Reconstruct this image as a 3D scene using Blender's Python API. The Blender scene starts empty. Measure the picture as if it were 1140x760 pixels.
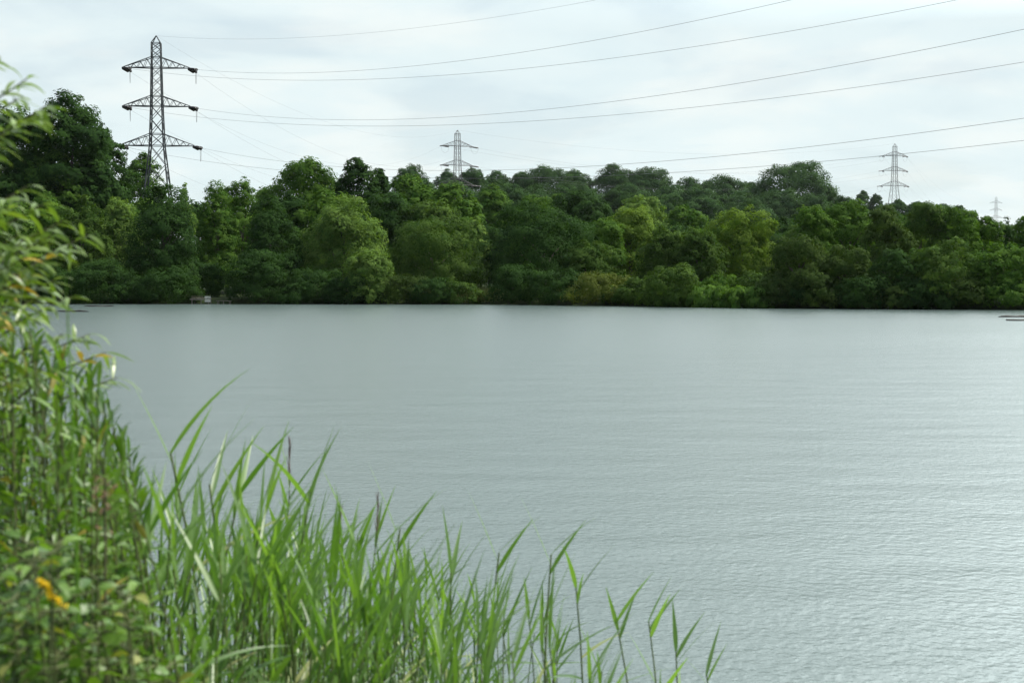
import bpy, math, random
import numpy as np
from mathutils import Vector

C = bpy.context.scene.collection
SC = bpy.context.scene
R = math.radians
FPX, HOR, EYE = 1583.0, 312.0, 2.5          # focal length in photo pixels, horizon row, eye height over the lake
PITCH = math.atan((380 - HOR) / FPX)

# ------------------------------------------------------------------ camera, sky, sun, exposure
cam = bpy.data.cameras.new('camera')
cam.lens, cam.sensor_width = 50.0, 36.0
cam.clip_start, cam.clip_end = 0.1, 6000
cam.dof.use_dof = True
cam.dof.focus_distance = 150
cam.dof.aperture_fstop = 5.4
camo = bpy.data.objects.new('camera', cam); C.objects.link(camo)
camo.location = (0, 0, EYE)
camo.rotation_euler = (math.pi / 2 - PITCH, 0, 0)
SC.camera = camo

SUN_EL, SUN_AZ = R(52), R(82)                # azimuth clockwise from +Y (into the picture): ahead and to the right
W = bpy.data.worlds.new('World'); SC.world = W; W.use_nodes = True
nt = W.node_tree; nt.nodes.clear()
N = nt.nodes.new; L = nt.links.new
out = N('ShaderNodeOutputWorld'); bg = N('ShaderNodeBackground'); bg.inputs['Strength'].default_value = 0.1
sky = N('ShaderNodeTexSky'); sky.sky_type = 'NISHITA'; sky.sun_disc = False
sky.sun_elevation, sky.sun_rotation = SUN_EL, SUN_AZ
sky.air_density, sky.dust_density, sky.ozone_density = 1.0, 1.2, 1.2
tc = N('ShaderNodeTexCoord'); sep = N('ShaderNodeSeparateXYZ'); L(tc.outputs['Generated'], sep.inputs[0])


def wmath(op, a, b=None, clamp=False):
    n = N('ShaderNodeMath'); n.operation = op; n.use_clamp = clamp
    for i, v in enumerate((a, b)):
        if v is None: continue
        if isinstance(v, (int, float)): n.inputs[i].default_value = v
        else: L(v, n.inputs[i])
    return n.outputs[0]


def wnoise(vec, scale, detail, rough, dist=0.0):
    n = N('ShaderNodeTexNoise'); n.inputs['Scale'].default_value = scale; n.inputs['Detail'].default_value = detail
    n.inputs['Roughness'].default_value = rough; n.inputs['Distortion'].default_value = dist; L(vec, n.inputs['Vector'])
    return n.outputs['Fac']


def wramp(fac, stops):
    n = N('ShaderNodeValToRGB'); L(fac, n.inputs['Fac']); cr = n.color_ramp; cr.interpolation = 'EASE'
    while len(cr.elements) < len(stops): cr.elements.new(0.5)
    for e, (p, c) in zip(cr.elements, stops): e.position = p; e.color = (*c, 1)
    return n.outputs['Color']


zc = wmath('MAXIMUM', sep.outputs['Z'], 0.0)
den = wmath('ADD', zc, 0.20)
cx_ = wmath('DIVIDE', sep.outputs['X'], den); cy_ = wmath('DIVIDE', sep.outputs['Y'], den)
comb = N('ShaderNodeCombineXYZ'); L(cx_, comb.inputs[0]); L(cy_, comb.inputs[1])
n1 = wnoise(comb.outputs[0], 1.7, 6, 0.52, 0.3)      # where the cloud sheet thins to blue
mp = N('ShaderNodeMapping'); mp.inputs['Location'].default_value = (3.7, 1.9, 0); mp.inputs['Scale'].default_value = (0.8, 1.0, 1); L(comb.outputs[0], mp.inputs[0])
n2 = wnoise(mp.outputs[0], 2.8, 7, 0.55, 0.25)         # light and grey billows
cover = wramp(n1, [(0.36, (0.76,) * 3), (0.50, (0.96,) * 3), (0.62, (1.0,) * 3)])
cloud = wramp(n2, [(0.30, (7.0, 8.15, 8.4)), (0.45, (7.35, 8.4, 8.55)), (0.64, (8.1, 8.8, 8.7))])
vm = N('ShaderNodeVectorMath'); vm.operation = 'DOT_PRODUCT'; L(tc.outputs['Generated'], vm.inputs[0])
vm.inputs[1].default_value = (math.sin(SUN_AZ) * math.cos(SUN_EL), math.cos(SUN_AZ) * math.cos(SUN_EL), math.sin(SUN_EL))
glow = wmath('POWER', wmath('MAXIMUM', vm.outputs['Value'], 0.0), 3.0)   # thin cloud is brighter towards the sun
high = wmath('MULTIPLY', wmath('SUBTRACT', sep.outputs['Z'], 0.17), 2.6, True)     # the sheet is sunlit from above and brighter higher up
gain = wmath('ADD', 1.0, wmath('MULTIPLY', wmath('ADD', glow, 0.32), wmath('MULTIPLY', high, 1.5)))
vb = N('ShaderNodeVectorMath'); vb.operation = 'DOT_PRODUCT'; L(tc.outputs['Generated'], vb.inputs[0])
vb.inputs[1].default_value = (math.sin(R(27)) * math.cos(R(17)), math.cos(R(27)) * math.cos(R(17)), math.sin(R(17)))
bank = wmath('POWER', wmath('MAXIMUM', vb.outputs['Value'], 0.0), 30.0)          # unseen bright lobe added above the frame at right, for sheen on the lake
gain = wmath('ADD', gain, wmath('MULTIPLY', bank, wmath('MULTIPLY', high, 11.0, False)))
back = wmath('ADD', wmath('MULTIPLY', sep.outputs['Y'], 1.4), 0.62, True)           # cloud thinned to blue behind the viewer, added to darken the tree fronts
back = wmath('MAXIMUM', back, 0.12)
mixc = N('ShaderNodeMix'); mixc.data_type = 'RGBA'; L(wmath('MULTIPLY', cover, back), mixc.inputs['Factor'])
skyg = N('ShaderNodeVectorMath'); skyg.operation = 'SCALE'; L(sky.outputs[0], skyg.inputs[0]); skyg.inputs['Scale'].default_value = 1.1
L(skyg.outputs[0], mixc.inputs['A'])
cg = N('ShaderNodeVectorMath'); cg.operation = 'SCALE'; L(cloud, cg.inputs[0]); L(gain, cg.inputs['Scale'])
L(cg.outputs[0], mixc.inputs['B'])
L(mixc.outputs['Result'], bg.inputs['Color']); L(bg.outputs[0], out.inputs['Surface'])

sl = bpy.data.lights.new('sun', 'SUN'); sl.energy = 5.0; sl.angle = R(1.5); sl.color = (1.0, 0.95, 0.86)
so = bpy.data.objects.new('sun', sl); C.objects.link(so)
so.rotation_euler = (math.pi / 2 - SUN_EL, 0, math.pi - SUN_AZ)

SC.view_settings.view_transform = 'Standard'; SC.view_settings.look = 'None'
SC.view_settings.exposure = 0.15; SC.view_settings.gamma = 1.0; SC.view_settings.use_curve_mapping = False
SC.render.engine = 'CYCLES'
SC.cycles.use_denoising = True
SC.cycles.max_bounces = 6; SC.cycles.transparent_max_bounces = 4; SC.cycles.transmission_bounces = 3
SC.cycles.diffuse_bounces = 3; SC.cycles.glossy_bounces = 3; SC.cycles.volume_bounces = 1
SC.cycles.caustics_reflective = False; SC.cycles.caustics_refractive = False


# ------------------------------------------------------------------ helpers
def at(px, py, Y):
    """The world point at depth Y that a photo pixel looks at (used to read positions off the photograph)."""
    v = (380 - py) / FPX
    Z = Y * (v * math.cos(PITCH) - math.sin(PITCH)) / (math.cos(PITCH) + v * math.sin(PITCH))
    d = Y * math.cos(PITCH) - Z * math.sin(PITCH)
    return (px - 570) / FPX * d, Y, Z + EYE


def lerp_table(x, tab):
    return np.interp(x, [t[0] for t in tab], [t[1] for t in tab])


SHORE = [(-400, 175), (-80, 156), (-55, 153), (-2, 149), (6, 143), (13, 137), (22.6, 128), (43, 120), (90, 108), (400, 60)]
NEAR = [(-400, 60), (-60, 16), (-12, 7.5), (-4, 5.2), (-1.6, 4.2), (0, 3.2), (4, 1.8), (12, -1), (60, -12), (400, -60)]


def hash2(x, y):
    return np.sin(x * 0.131 + 1.7) * np.cos(y * 0.117 + 0.4) * 0.5 + np.sin(x * 0.047 - y * 0.061) * 0.5


def ground_z(x, y):
    x = np.asarray(x, float); y = np.asarray(y, float)
    ys = lerp_table(x, SHORE); yn = lerp_table(x, NEAR)
    # far side
    d = y - ys
    far = np.clip(d * 0.22, -1.6, 0.45) + np.clip(d - 3, 0, 1e9) * 0.012
    far = far + 0.2 * hash2(x * 3, y * 3) * np.clip(d / 10, 0, 1)
    lat = np.clip(1 - np.abs(x / np.maximum(y, 1) - 0.10) / 0.36, 0, 1); lat = lat * lat * (3 - 2 * lat)
    hill = np.interp(y, [0, 300, 420, 540, 600, 720, 900, 1500, 2400], [0, 0.5, 3, 8.0, 15, 29, 31, 24, 20])
    far = far + hill * (0.45 + 0.55 * lat) + np.where(y > 300, hash2(x * .4, y * .4) * 1.2, 0)
    # near side
    n = yn - y
    near = np.clip(n * 0.42, -1.6, 0.95) + np.clip(n - 2.5, 0, 1e9) * 0.03 + 0.05 * hash2(x * 9, y * 9)
    lim = np.clip((y - yn) / np.maximum(ys - yn, 1), 0, 1)
    return np.where(lim > 0.5, far, near)


def gz(x, y): return float(ground_z(x, y))


class MB:
    """Collects faces; build() links them as ONE mesh object."""
    def __init__(self): self.v = []; self.q = []; self.n = 0; self.qa = []; self.nrm = None

    def quads(self, V, tone=None):
        """V: (k,4,3)"""
        k = len(V); self.v.append(np.asarray(V, float).reshape(-1, 3))
        self.q.append(np.arange(k * 4).reshape(k, 4) + self.n); self.n += k * 4
        self.qa.append(np.zeros(k) if tone is None else np.broadcast_to(tone, (k,)))

    def grid(self, P, tone=0.0):
        """P: (a,b,3) sheet"""
        a, b = P.shape[:2]; i = np.arange(a * b).reshape(a, b) + self.n
        f = np.stack([i[:-1, :-1], i[1:, :-1], i[1:, 1:], i[:-1, 1:]], -1).reshape(-1, 4)
        self.v.append(P.reshape(-1, 3)); self.q.append(f); self.n += a * b; self.qa.append(np.full(len(f), tone))

    def tube(self, pts, rad, sides=6, tone=0.0):
        pts = np.asarray(pts, float); m = len(pts); rad = np.broadcast_to(rad, (m,)).astype(float)
        tg = np.gradient(pts, axis=0); tg /= np.linalg.norm(tg, axis=1)[:, None] + 1e-12
        ref = np.array([0, 0, 1.0]) if abs(tg[:, 2]).mean() < 0.8 else np.array([1.0, 0, 0])
        u = np.cross(tg, ref); u /= np.linalg.norm(u, axis=1)[:, None] + 1e-12; w = np.cross(tg, u)
        an = np.linspace(0, 2 * np.pi, sides + 1) + np.pi / sides
        ring = pts[:, None] + rad[:, None, None] * (np.cos(an)[None, :, None] * u[:, None] + np.sin(an)[None, :, None] * w[:, None])
        self.grid(ring, tone)

    def bar(self, a, b, r): self.tube([a, b], r, 4)

    def box(self, c, s, rz=0.0, tone=0.0):
        c = np.array(c, float); h = np.array(s, float) / 2
        K = np.array([[x, y, z] for x in (-1, 1) for y in (-1, 1) for z in (-1, 1)]) * h
        ca, sa = math.cos(rz), math.sin(rz)
        K = np.stack([K[:, 0] * ca - K[:, 1] * sa, K[:, 0] * sa + K[:, 1] * ca, K[:, 2]], 1) + c
        F = [(0, 1, 3, 2), (4, 6, 7, 5), (0, 4, 5, 1), (2, 3, 7, 6), (0, 2, 6, 4), (1, 5, 7, 3)]
        self.quads(K[np.array(F)], tone)

    def mesh(self, name, mat, smooth=False):
        V = np.concatenate(self.v); Q = np.concatenate(self.q); A = np.concatenate(self.qa)
        me = bpy.data.meshes.new(name)
        me.vertices.add(len(V)); me.vertices.foreach_set('co', V.astype(np.float32).ravel())
        me.loops.add(len(Q) * 4); me.loops.foreach_set('vertex_index', Q.astype(np.int32).ravel())
        me.polygons.add(len(Q)); me.polygons.foreach_set('loop_start', np.arange(0, len(Q) * 4, 4, dtype=np.int32))
        if smooth: me.polygons.foreach_set('use_smooth', np.ones(len(Q), bool))
        at_ = me.attributes.new('tone', 'FLOAT', 'FACE'); at_.data.foreach_set('value', A.astype(np.float32))
        if self.nrm is not None:                            # leaf shading follows the clump the leaf sits on
            me.polygons.foreach_set('use_smooth', np.ones(len(Q), bool))
            cn = me.attributes.new('custom_normal', 'FLOAT_VECTOR', 'POINT'); cn.data.foreach_set('vector', self.nrm.astype(np.float32).ravel())
        me.materials.append(mat); me.update(calc_edges=True)
        return me

    def build(self, name, mat, parent=None, smooth=False):
        return link(name, self.mesh(name, mat, smooth), parent)


def link(name, me, parent=None):
    o = bpy.data.objects.new(name, me); C.objects.link(o)
    if parent: o.parent = parent
    return o


def tag(o, label=None, cat=None, group=None, kind=None):
    if label: o['label'] = label
    if cat: o['category'] = cat
    if group: o['group'] = group
    if kind: o['kind'] = kind
    return o


def empty(name, loc, rz=0.0):
    o = bpy.data.objects.new(name, None); C.objects.link(o); o.location = loc; o.rotation_euler = (0, 0, rz)
    o.empty_display_size = 0.2
    return o


def copy_tree(o, parent=None):
    c = o.copy(); C.objects.link(c); c.parent = parent
    for ch in o.children: copy_tree(ch, c)
    return c


# ------------------------------------------------------------------ materials
def mat(name, rough=0.6, spec=0.3):
    m = bpy.data.materials.new(name); m.use_nodes = True; t = m.node_tree
    b = t.nodes['Principled BSDF']; b.inputs['Roughness'].default_value = rough; b.inputs['Specular IOR Level'].default_value = spec
    return m, t, b


def noise_col(t, ca, cb, scale, detail=4, coord='Object', lo=0.35, hi=0.65, vscale=None):
    tcn = t.nodes.new('ShaderNodeTexCoord'); n = t.nodes.new('ShaderNodeTexNoise')
    n.inputs['Scale'].default_value = scale; n.inputs['Detail'].default_value = detail
    src = tcn.outputs[coord]
    if vscale:
        mpn = t.nodes.new('ShaderNodeMapping'); mpn.inputs['Scale'].default_value = vscale; t.links.new(src, mpn.inputs[0]); src = mpn.outputs[0]
    t.links.new(src, n.inputs['Vector'])
    r = t.nodes.new('ShaderNodeValToRGB'); r.color_ramp.elements[0].position = lo; r.color_ramp.elements[1].position = hi
    r.color_ramp.elements[0].color = (*ca, 1); r.color_ramp.elements[1].color = (*cb, 1)
    t.links.new(n.outputs['Fac'], r.inputs['Fac'])
    return r.outputs['Color']


def plain(name, ca, cb, scale=3.0, rough=0.7, spec=0.3, metal=0.0, vscale=None):
    m, t, b = mat(name, rough, spec); b.inputs['Metallic'].default_value = metal
    t.links.new(noise_col(t, ca, cb, scale, vscale=vscale), b.inputs['Base Color'])
    return m


def foliage(name, ca, cb, cc=None, trans=0.3, tcol=None, rough=0.5, spec=0.35, scale=0.5):
    """Leaf tones run from ca to cb leaf by leaf (attribute 'tone' 0..1) with a slow drift over the plant; cc: odd leaves (tone > 1)."""
    m, t, b = mat(name, rough, spec)
    a = t.nodes.new('ShaderNodeAttribute'); a.attribute_name = 'tone'
    tcn = t.nodes.new('ShaderNodeTexCoord'); n = t.nodes.new('ShaderNodeTexNoise'); n.inputs['Scale'].default_value = scale
    n.inputs['Detail'].default_value = 3; t.links.new(tcn.outputs['Object'], n.inputs['Vector'])
    ad = t.nodes.new('ShaderNodeMath'); ad.operation = 'MULTIPLY_ADD'; ad.inputs[1].default_value = 0.9
    t.links.new(n.outputs['Fac'], ad.inputs[0])
    sh = t.nodes.new('ShaderNodeMath'); sh.operation = 'SUBTRACT'; sh.inputs[1].default_value = 0.45
    t.links.new(a.outputs['Fac'], sh.inputs[0]); t.links.new(sh.outputs[0], ad.inputs[2])
    r = t.nodes.new('ShaderNodeValToRGB'); e = r.color_ramp.elements
    sc = 0.5 if cc else 1.0
    e[0].position = 0; e[0].color = (*ca, 1); e[1].position = sc; e[1].color = (*cb, 1)
    if cc:
        k = e.new(0.85); k.color = (*cc, 1)
        ml = t.nodes.new('ShaderNodeMath'); ml.operation = 'MULTIPLY'; ml.inputs[1].default_value = 0.5
        t.links.new(ad.outputs[0], ml.inputs[0]); t.links.new(ml.outputs[0], r.inputs['Fac'])
    else:
        t.links.new(ad.outputs[0], r.inputs['Fac'])
    t.links.new(r.outputs['Color'], b.inputs['Base Color'])
    tr = t.nodes.new('ShaderNodeBsdfTranslucent')
    tint = t.nodes.new('ShaderNodeMix'); tint.data_type = 'RGBA'; tint.blend_type = 'MULTIPLY'; tint.inputs['Factor'].default_value = 1
    t.links.new(r.outputs['Color'], tint.inputs['A']); tint.inputs['B'].default_value = (*(tcol or (1.5, 1.6, 0.6)), 1)
    t.links.new(tint.outputs['Result'], tr.inputs['Color'])
    mx = t.nodes.new('ShaderNodeMixShader'); mx.inputs['Fac'].default_value = trans
    t.links.new(b.outputs[0], mx.inputs[1]); t.links.new(tr.outputs[0], mx.inputs[2])
    t.links.new(mx.outputs[0], t.nodes['Material Output'].inputs['Surface'])
    return m


TREE = {
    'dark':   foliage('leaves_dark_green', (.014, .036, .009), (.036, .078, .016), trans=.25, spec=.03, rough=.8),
    'mid':    foliage('leaves_mid_green', (.028, .074, .011), (.085, .155, .024), trans=.28, spec=.03, rough=.8),
    'light':  foliage('leaves_pale_green', (.056, .112, .022), (.142, .218, .048), trans=.3, spec=.03, rough=.8),
    'yellow': foliage('leaves_yellow_green', (.058, .112, .015), (.145, .215, .034), trans=.3, spec=.03, rough=.8),
    'olive':  foliage('leaves_olive', (.027, .061, .011), (.070, .118, .023), trans=.28, spec=.03, rough=.8),
    'brown':  foliage('leaves_brown_green', (.024, .048, .010), (.056, .090, .020), trans=.25, spec=.03, rough=.8),
    'straw':  foliage('leaves_olive_yellow', (.050, .070, .012), (.105, .130, .028), trans=.28, spec=.03, rough=.8),
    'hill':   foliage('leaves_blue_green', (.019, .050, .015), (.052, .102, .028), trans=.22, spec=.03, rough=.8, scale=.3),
}
BARK = plain('bark', (.045, .038, .03), (.11, .095, .075), 4, .9, .1, vscale=(1, 1, .2))
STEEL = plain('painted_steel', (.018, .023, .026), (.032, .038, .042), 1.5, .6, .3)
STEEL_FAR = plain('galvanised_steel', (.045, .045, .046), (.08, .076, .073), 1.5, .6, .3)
INSUL = plain('brown_glazed_insulator', (.018, .014, .013), (.035, .026, .024), 6, .25, .5)
WIRE = plain('weathered_aluminium_wire', (.10, .10, .105), (.15, .15, .155), 2, .6, .3)


# ------------------------------------------------------------------ setting: ground, lake, haze
def axis(lo, hi, pts):
    return np.unique(np.concatenate([np.linspace(a, b, n) for a, b, n in pts] + [[lo, hi]]))


gx = axis(-1300, 1300, [(-1300, -120, 40), (-120, -14, 60), (-14, 8, 90), (8, 120, 60), (120, 1300, 40)])
gy = axis(-80, 2200, [(-80, -4, 16), (-4, 12, 70), (12, 100, 24), (100, 180, 90), (180, 760, 80), (760, 2200, 40)])
GX, GY = np.meshgrid(gx, gy, indexing='ij')
g = MB(); g.grid(np.stack([GX, GY, ground_z(GX, GY)], -1))
gm, t, b = mat('earth_and_turf', .95, .1)
t.links.new(noise_col(t, (.014, .020, .007), (.032, .052, .012), 1.3, 6), b.inputs['Base Color'])
tag(g.build('ground', gm, smooth=True), kind='structure')

wm, t, b = mat('lake_water', .24, .5)
b.inputs['IOR'].default_value = 1.333
b.inputs['Base Color'].default_value = (.078, .106, .101, 1)
tcn = t.nodes.new('ShaderNodeTexCoord')


def wave(scale, rot, stretch, amp, detail=2.0, rough=0.5, prev=None, dist=0.0):
    mpn = t.nodes.new('ShaderNodeMapping'); mpn.inputs['Rotation'].default_value = (0, 0, R(rot)); mpn.inputs['Scale'].default_value = (stretch, 1, 1)
    t.links.new(tcn.outputs['Object'], mpn.inputs[0])
    n = t.nodes.new('ShaderNodeTexNoise'); n.inputs['Scale'].default_value = scale; n.inputs['Detail'].default_value = detail
    n.inputs['Roughness'].default_value = rough; n.inputs['Distortion'].default_value = dist
    t.links.new(mpn.outputs[0], n.inputs['Vector'])
    m_ = t.nodes.new('ShaderNodeMath'); m_.operation = 'MULTIPLY_ADD'; m_.inputs[1].default_value = amp
    t.links.new(n.outputs['Fac'], m_.inputs[0])
    if prev is None: m_.inputs[2].default_value = 0
    else: t.links.new(prev, m_.inputs[2])
    return m_.outputs[0]


h = wave(8.5, 14, 1.15, .022)
h = wave(19.0, -26, 1.1, .0095, prev=h)
h = wave(2.4, 6, .9, .016, prev=h)
h = wave(0.7, 5, .5, .06, prev=h)
pat = wave(.045, 20, .35, 1.5, 3.0)                     # patches where the breeze ruffles the lake more or less
mlt = t.nodes.new('ShaderNodeMath'); mlt.operation = 'MULTIPLY'; t.links.new(h, mlt.inputs[0]); t.links.new(pat, mlt.inputs[1]); h = mlt.outputs[0]
bp = t.nodes.new('ShaderNodeBump'); bp.inputs['Strength'].default_value = 1.0; bp.inputs['Distance'].default_value = 1.0
t.links.new(h, bp.inputs['Height']); t.links.new(bp.outputs[0], b.inputs['Normal'])
w = MB(); w.quads([[(-1290, -75, 0), (1290, -75, 0), (1290, 260, 0), (-1290, 260, 0)]])
tag(w.build('lake_water', wm), kind='structure')


# ------------------------------------------------------------------ trees
def crown(rng, R_, H, lobes, leaf, n, jitter=.42, up=.25, squash=1.0):
    """Leaf quads spread over clumps that sit on the shells of the lobes. lobes: (x,y,z,rx,ry,rz)."""
    lobes = np.array(lobes)
    area = (lobes[:, 3] * lobes[:, 5]) ** 1.0
    k = int(np.clip(4.5 * area.sum() / np.clip(R_ / 4.2, .55, 2.2) ** 2, 90, 900))
    li = rng.choice(len(lobes), k * 3, p=area / area.sum())
    d = rng.normal(size=(k * 3, 3)); d /= np.linalg.norm(d, axis=1)[:, None]
    d[:, 2] = np.where(d[:, 2] < -.55, -d[:, 2], d[:, 2])
    rad = rng.uniform(.80, 1.04, k * 3)
    P = lobes[li, :3] + d * lobes[li, 3:] * rad[:, None]
    inside = np.zeros(len(P), bool)
    for j, lb in enumerate(lobes):
        q = (((P - lb[:3]) / lb[3:]) ** 2).sum(1)
        inside |= (q < .5) & (li != j)
    keep = np.where(~inside)[0][:k]
    P, d, li = P[keep], d[keep], li[keep]; k = len(P)
    cr = rng.uniform(.45, 1.05, k) * np.clip(R_ / 4.2, .5, 3.1)        # clump radius
    ct = np.clip(rng.normal(.5, .2, k), 0, 1)
    ci = rng.choice(k, n, p=cr ** 2 / (cr ** 2).sum())
    e = rng.normal(size=(n, 3)) + d[ci] * .9; e[:, 2] += .35; e /= np.linalg.norm(e, axis=1)[:, None]
    r = cr[ci] * rng.uniform(.45, 1.08, n)
    p = P[ci] + e * r[:, None] * np.array([1, 1, .8])
    nv = e * .9 + d[ci] * .7 + rng.normal(size=(n, 3)) * jitter; nv[:, 2] += up
    # loose inner leaves that close the crown
    m = n // 4; lj = rng.choice(len(lobes), m, p=area / area.sum())
    f = rng.normal(size=(m, 3)); f /= np.linalg.norm(f, axis=1)[:, None]
    p[:m] = lobes[lj, :3] + f * lobes[lj, 3:] * rng.uniform(.5, .85, m)[:, None]; nv[:m] = f + rng.normal(size=(m, 3)) * .4
    nv /= np.linalg.norm(nv, axis=1)[:, None]
    a = np.cross(nv, rng.normal(size=(n, 3))); a /= np.linalg.norm(a, axis=1)[:, None]; b_ = np.cross(nv, a)
    s = leaf * rng.uniform(.6, 1.35, n)
    A = a * s[:, None] * .95; B = b_ * (s * rng.uniform(.4, .62, n))[:, None]
    mid = nv * (s * .12)[:, None]
    Q = np.stack([p - A, p + B + mid, p + A, p - B + mid], 1)
    tone = np.clip(ct[ci] + rng.normal(0, .16, n), 0, 1)
    sn = e * .75 + d[ci] * .75 + nv * .55 + rng.normal(size=(n, 3)) * .12; sn[:m] = f + nv[:m] * .5; sn[:, 2] += .2
    sn /= np.linalg.norm(sn, axis=1)[:, None]
    flip = (sn * nv).sum(1) > 0; Q[flip] = Q[flip][:, ::-1]
    return Q, tone, np.repeat(sn, 4, axis=0)


def auto_lobes(rng, hw, zb, zt, style):
    H = zt - zb; Ls = []
    if style == 'dome':
        Ls.append((0, 0, zb + H * .46, hw * .90, hw * .90, H * .48))
        for i in range(9):
            an = rng.uniform(0, 2 * np.pi); hh = rng.uniform(.15, .82); rr = hw * .62 * math.sqrt(max(.05, 1 - ((hh - .4) / .62) ** 2))
            s = rng.uniform(.30, .44)
            Ls.append((rr * math.cos(an), rr * math.sin(an), zb + H * hh, hw * s, hw * s, min(hw * s, H * .28)))
        Ls.append((rng.uniform(-.15, .15) * hw, 0, zb + H * .78, hw * .42, hw * .42, H * .22))
    elif style == 'loose':          # uneven, several leaders
        for i in range(13):
            an = rng.uniform(0, 2 * np.pi); hh = rng.uniform(.08, .86); rr = hw * rng.uniform(.25, .72) * (1.05 - .6 * max(0, hh - .35))
            s = rng.uniform(.26, .42)
            Ls.append((rr * math.cos(an), rr * math.sin(an), zb + H * hh, hw * s, hw * s, H * rng.uniform(.13, .2)))
        Ls.append((0, 0, zb + H * .42, hw * .80, hw * .80, H * .42))
        Ls.append((rng.uniform(-.25, .25) * hw, 0, zb + H * .84, hw * .26, hw * .26, H * .16))
    elif style == 'plume':          # willows: upright feathery plumes
        for i in range(12):
            an = rng.uniform(0, 2 * np.pi); rr = hw * rng.uniform(.15, .74); top = zb + H * (1.0 - .45 * (rr / hw) ** 1.5 - rng.uniform(0, .10))
            hh = (top - zb) * rng.uniform(.30, .45)
            Ls.append((rr * math.cos(an), rr * math.sin(an), top - hh, hw * rng.uniform(.22, .34), hw * rng.uniform(.22, .34), hh))
        Ls.append((0, 0, zb + H * .38, hw * .82, hw * .82, H * .38))
    elif style == 'tall':
        for i in range(14):
            hh = rng.uniform(.08, .93); an = rng.uniform(0, 2 * np.pi); rr = hw * rng.uniform(.2, .66) * (1.1 - .55 * hh)
            s = rng.uniform(.24, .38)
            Ls.append((rr * math.cos(an), rr * math.sin(an), zb + H * hh, hw * s, hw * s, H * rng.uniform(.07, .12)))
        Ls.append((0, 0, zb + H * .48, hw * .80, hw * .80, H * .47))
    elif style == 'spire':
        for i in range(9):
            hh = i / 9.; rr = hw * .45 * (1 - hh); an = rng.uniform(0, 6.28)
            Ls.append((rr * math.cos(an), rr * math.sin(an), zb + H * (.08 + hh * .88), hw * (.62 - .5 * hh), hw * (.62 - .5 * hh), H * .1))
    return Ls


NAME = {'bush': 'shoreline_bush', 'tree': 'broadleaf_tree'}


def plant_tree(i, px, ytop, hwpx, ybot, D, species, style, label, kind='tree', group=None, cat=None, dens=1.0, stem=True, name=None):
    rng = np.random.default_rng(1000 + i)
    if kind == 'bush': D = float(lerp_table((px - 570) / FPX * D, SHORE)) - (.1 + .55 * math.sin(px * 1.7) if ybot > 335 else -8)
    X, _, zt = at(px, ytop, D); zb = at(px, ybot, D)[2]; z0 = gz(X, D)
    zb = max(zb, z0 - .1 if kind == 'bush' else z0 + .1); hw = hwpx * D / FPX; H = max(zt - zb, 1.0)
    nm = name or NAME[kind]
    root = empty(nm, (X, D, z0)); tag(root, label, cat or kind, group)
    zb -= z0; zt -= z0
    leaf = (.15 if D < 182 else .24 if D < 330 else .40) * (.85 if kind == 'bush' else 1)
    Ls = auto_lobes(rng, hw, zb, zt - .35, style)
    if D < 186:
        for q in range(7):
            an = q * .9 + rng.uniform(0, .5); Ls.append((.5 * hw * math.cos(an), .5 * hw * math.sin(an), zb + H * rng.uniform(.12, .26), hw * .42, hw * .42, H * rng.uniform(.14, .22)))
    n = int(np.clip(dens * 11.5 * hw * H / leaf ** 2, 1500, 42000))
    Q, tone, sn = crown(rng, hw, H, Ls, leaf, n)
    mb = MB(); mb.quads(Q, tone); mb.nrm = sn; mb.build('crown', TREE[species], root)
    if stem:
        tb = MB(); hgt = zb + H * .55; r0 = max(.07, .028 * zt)
        s = np.linspace(0, 1, 6); bend = rng.normal(0, .25, 2)
        P = np.stack([bend[0] * s ** 2, bend[1] * s ** 2, -.25 + s * (hgt + .25)], 1); tb.tube(P, r0 * (1 - .62 * s), 8)
        for k in range(5):
            q = P[2 + k % 3]; an = rng.uniform(0, 6.28); e = np.array([math.cos(an) * hw * .5, math.sin(an) * hw * .5, H * .28])
            tb.tube([q, q + e * .5 + [0, 0, H * .02], q + e], [r0 * .42, r0 * .28, r0 * .1], 6)
        tb.build('trunk', BARK, root, smooth=True)
    return root


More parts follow.
